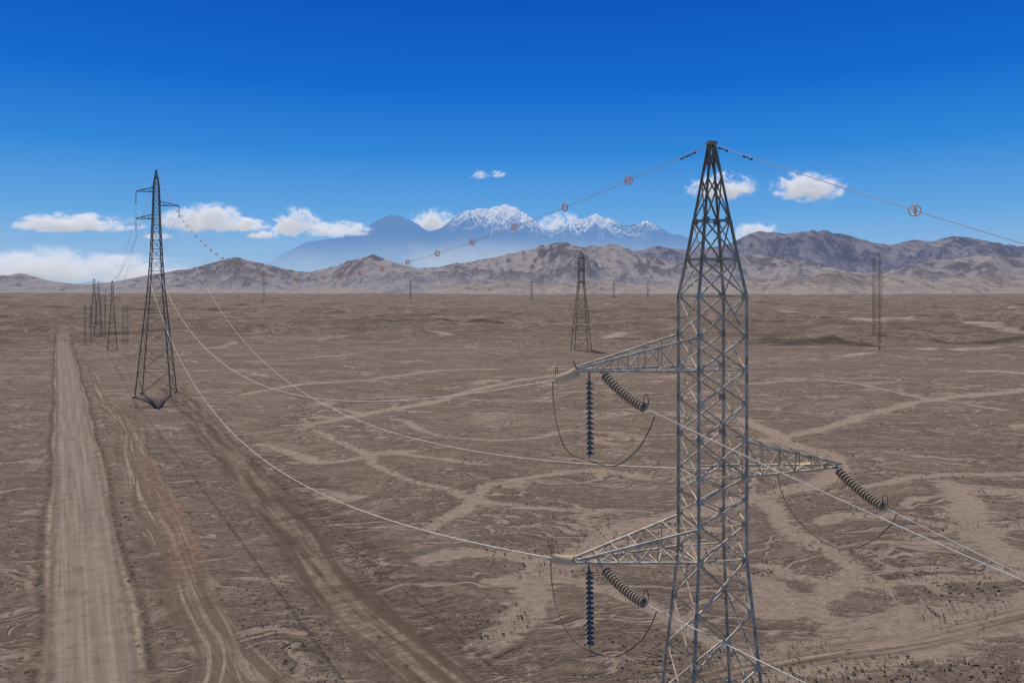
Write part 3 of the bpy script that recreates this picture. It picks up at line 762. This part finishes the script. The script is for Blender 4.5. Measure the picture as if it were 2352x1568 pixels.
def slim(px,pyb,pyt,label):
    b=G(px,pyb);h=P(px,pyt,b.y).z-b.z
    T=empty('slim_lattice_mast',b); tag(T,label,"lattice mast","slim lattice masts")
    n=20; lv=[(b.z+h*(1-i/n),.12 if i in(0,n) else .72) for i in range(n+1)]
    v,f=lattice((b.x,b.y),lv,.5,.11,.06,horiz=[],single=True); new_obj('lattice_mast',v,f,m_mid,T)
    V=[];Fc=[]
    member(V,Fc,(b.x-.2,b.y-3,b.z+h*.92),(b.x+.2,b.y+3,b.z+h*.92),.2); new_obj('crossarm',V,Fc,m_mid,T)
    return Vector((b.x,b.y,b.z+h))
s1=slim(2007,772,593,"slim grey lattice mast standing beside its twin")
s2=slim(2020,797,586,"slim grey lattice mast standing beside its twin")
tops=[]
for px,pb,pt in ((606,690,627),(943,690,642),(1221,689,645),(1410,683,642),(1488,684,648)):
    b=G0(px,pb); Y=min(b.y,1700); b=Vector(((px-CX)/F*Y,Y,0)); b.z=g(b.x,b.y); zt=P(px,pt,Y).z; h=zt-b.z
    lv=[(b.z+h*(1-i/9),(.4 if i==0 else .9+max(0,i-3)*.45)) for i in range(10)]
    V,Fc=lattice((b.x,b.y),lv,.3,.36,.18,horiz=[])
    for f_ in (.93,.78,.63):
        member(V,Fc,(b.x-5.5,b.y,b.z+h*f_),(b.x+5.5,b.y,b.z+h*f_),.35)
        for s_ in (-1,1):
            member(V,Fc,(b.x+s_*5.5,b.y,b.z+h*f_),(b.x,b.y,b.z+h*(f_+.05)),.2); member(V,Fc,(b.x+s_*5.3,b.y,b.z+h*f_),(b.x+s_*5.3,b.y,b.z+h*f_-3),.3)
    o=new_obj('transmission_tower',V,Fc,m_haze); tag(o,"tiny hazy lattice tower below the hills","transmission tower","transmission towers on the plain")
    tops.append(Vector((b.x,b.y,b.z+h*.93)))
def far_line(a,b,sg,r,lab="thin distant conductor cable above the plain",mat=None):
    power_line(sagline(a,b,sg,40),r,mat or m_jump,lab)
mt=Vector((bm_.x,bm_.y,ztm))
for dz,dy in ((-1,0),(-2.6,3),(-7,3),(-7,-3)):
    a=mt+Vector((0,dy,dz))
    far_line(a,Vector((tops[1].x,tops[1].y,tops[1].z+dz*.3)),12,.05)
    far_line(a,s1+Vector((0,dy,dz*.5)),9,.03)
far_line(s1,Vector((420,480,32)),7,.03); far_line(s2,Vector((400,430,30)),7,.03)
arms3=[(-2.6,.86),(2.6,.74),(-2.6,.64)]
for (px,py),(dx,f_) in zip(((315,470),(405,503),(315,531)),arms3):
    far_line(P(px,py,lt.y),Vector((b3.x+dx,b3.y,b3.z+(zt3-b3.z)*(f_-.06))),6,.024)
gl=sagline(ltop,Vector((b3.x,b3.y,zt3)),5.5,60); power_line(gl,.014,m_gw,"thin shield wire carrying orange ring markers","shield_wire")
dist=5
while dist<150: q,d=along(gl,dist); put_marker(q,d,mk2); dist+=6.2
# truck
b=G0(600,691.5); b=Vector((b.x,b.y,g(b.x,b.y)))
TR=empty('truck',b); tag(TR,"small dark truck driving across the far plain","truck")
m_tr=rock_mat('dark_truck_paint',(.03,.03,.035),(.05,.05,.055)); m_ty=rock_mat('tyre_rubber',(.015,.015,.015),(.03,.03,.03))
V=[];Fc=[]; box(V,Fc,b+Vector((1.2,0,2.2)),6.4,2.4,2.2); new_obj('cargo_body',V,Fc,m_tr,TR)
V=[];Fc=[]; box(V,Fc,b+Vector((-3.4,0,1.7)),2.2,2.3,1.5); box(V,Fc,b+Vector((-3.2,0,2.75)),1.6,2.1,.7); new_obj('cab',V,Fc,m_tr,TR)
for dx in (-3.3,.5,3.2):
    for dy in (-1,1):
        V=[];Fc=[]; c0=b+Vector((dx,dy*1.15,.55)); tube(V,Fc,[c0-Vector((0,.18,0)),c0+Vector((0,.18,0))],.55,14)
        Fc.append(tuple(range(14))); Fc.append(tuple(range(14,28))); new_obj('wheel',V,Fc,m_ty,TR)
# ------------------------------------------------------------ clouds (volumes)
def cloud(x0,x1,y0,y1,D,dens,label,seed,big=2.4,stretch=.8):
    a=P(x0,y1,D);b=P(x1,y0,D); W=(b.x-a.x)*1.2; Hh=(b.z-a.z)*1.25; Dp=min(W*.45,Hh*1.8); c=(a+b)/2
    m=M('cloud_vapour'); p=m.n('ShaderNodeTexCoord').outputs['Object']
    q=m.mapv(p,(W/Hh,Dp/Hh,1),loc=(seed*7.3,seed*3.1,seed*1.7))
    n=m.noise(m.mapv(q,(stretch,.8,1)),1.9,7,.72,.5); nl=m.noise(m.mapv(q,(.6,1,1)),.6,2,.5)
    s=m.sep(p)
    zc=m.math('ADD',s[2],.32)
    zq=m.mx(m.mul(zc,.78),m.mul(zc,-1.5))
    r2=m.add(m.mul(s[0],s[0]),m.add(m.mul(s[1],s[1]),m.mul(zq,zq)))
    e=m.math('SUBTRACT',1.0,m.math('SQRT',r2))
    x=m.add(e,m.add(m.mul(m.math('SUBTRACT',n,.5),5.0),m.mul(m.math('SUBTRACT',nl,.5),big)))
    d=m.mul(m.math('POWER',m.rng(x,.22,1.5,0,1,False),1.5),m.rng(e,.0,.30))
    ext=dens/Hh
    v=m.n('ShaderNodeVolumePrincipled'); v.inputs['Color'].default_value=(.97,.97,.97,1); v.inputs['Anisotropy'].default_value=.2
    m.l(m.mul(d,ext),v.inputs['Density'])
    m.l(m.mul(d,ext*.32),v.inputs['Emission Strength']); v.inputs['Emission Color'].default_value=(.88,.91,1.0,1)  # glow added in place of multiply scattered light
    m.l(v.outputs[0],m.out.inputs['Volume'])
    V=[];Fc=[]; box(V,Fc,(0,0,0),2,2,2)
    me=bpy.data.meshes.new('cloud'); me.from_pydata([tuple(q) for q in V],[],Fc); me.materials.append(m.m)
    ob=bpy.data.objects.new('cloud',me); COL.objects.link(ob); ob.location=c; ob.scale=(W/2,Dp/2,Hh/2)
    tag(ob,label,"cloud","scattered small clouds"); return ob
CL=[(35,325,486,532,30000,17,"long flat white cloud low in the sky",3,2.0,.5),(375,565,464,532,30000,19,"puffy white cloud low in the sky",4,2.4,.7),(480,620,498,532,30500,17,"puffy white cloud low in the sky",5,1.8,.6),
(565,640,530,548,30000,12,"small thin white cloud wisp",6,1.5,.6),(618,738,476,540,31000,20,"puffy white cloud low in the sky",7,2.4,.8),(690,855,506,544,31000,14,"thin stretched white cloud beside the mountains",8,1.8,.5),
(922,1052,476,532,50000,17,"white cloud behind the mountain saddle",9,2.0,.7),(1235,1340,486,542,50000,19,"white cloud behind the snowy summits",10,2.0,.8),
(1076,1124,389,410,16000,8,"tiny faint cloud wisp",11,2.0,.6),(1128,1162,389,407,16000,7,"tiny faint cloud wisp",12,2.0,.6),
(1580,1738,394,458,12000,25,"compact white cumulus cloud in blue sky",13,1.0,.8),(1772,1946,390,460,12000,25,"compact white cumulus cloud in blue sky",27,.6,.8),
(1680,1800,505,562,30000,15,"white cloud above the brown ridge",15,1.8,.7),
(-140,250,560,650,45000,5.5,"pale cloud bank near the horizon",17,2.8,.6),(80,480,578,655,46000,7.5,"pale cloud bank near the horizon",19,2.0,.5),(330,398,535,549,30000,7,"tiny faint cloud wisp",20,2.0,.6)]
for q in CL: cloud(*q)
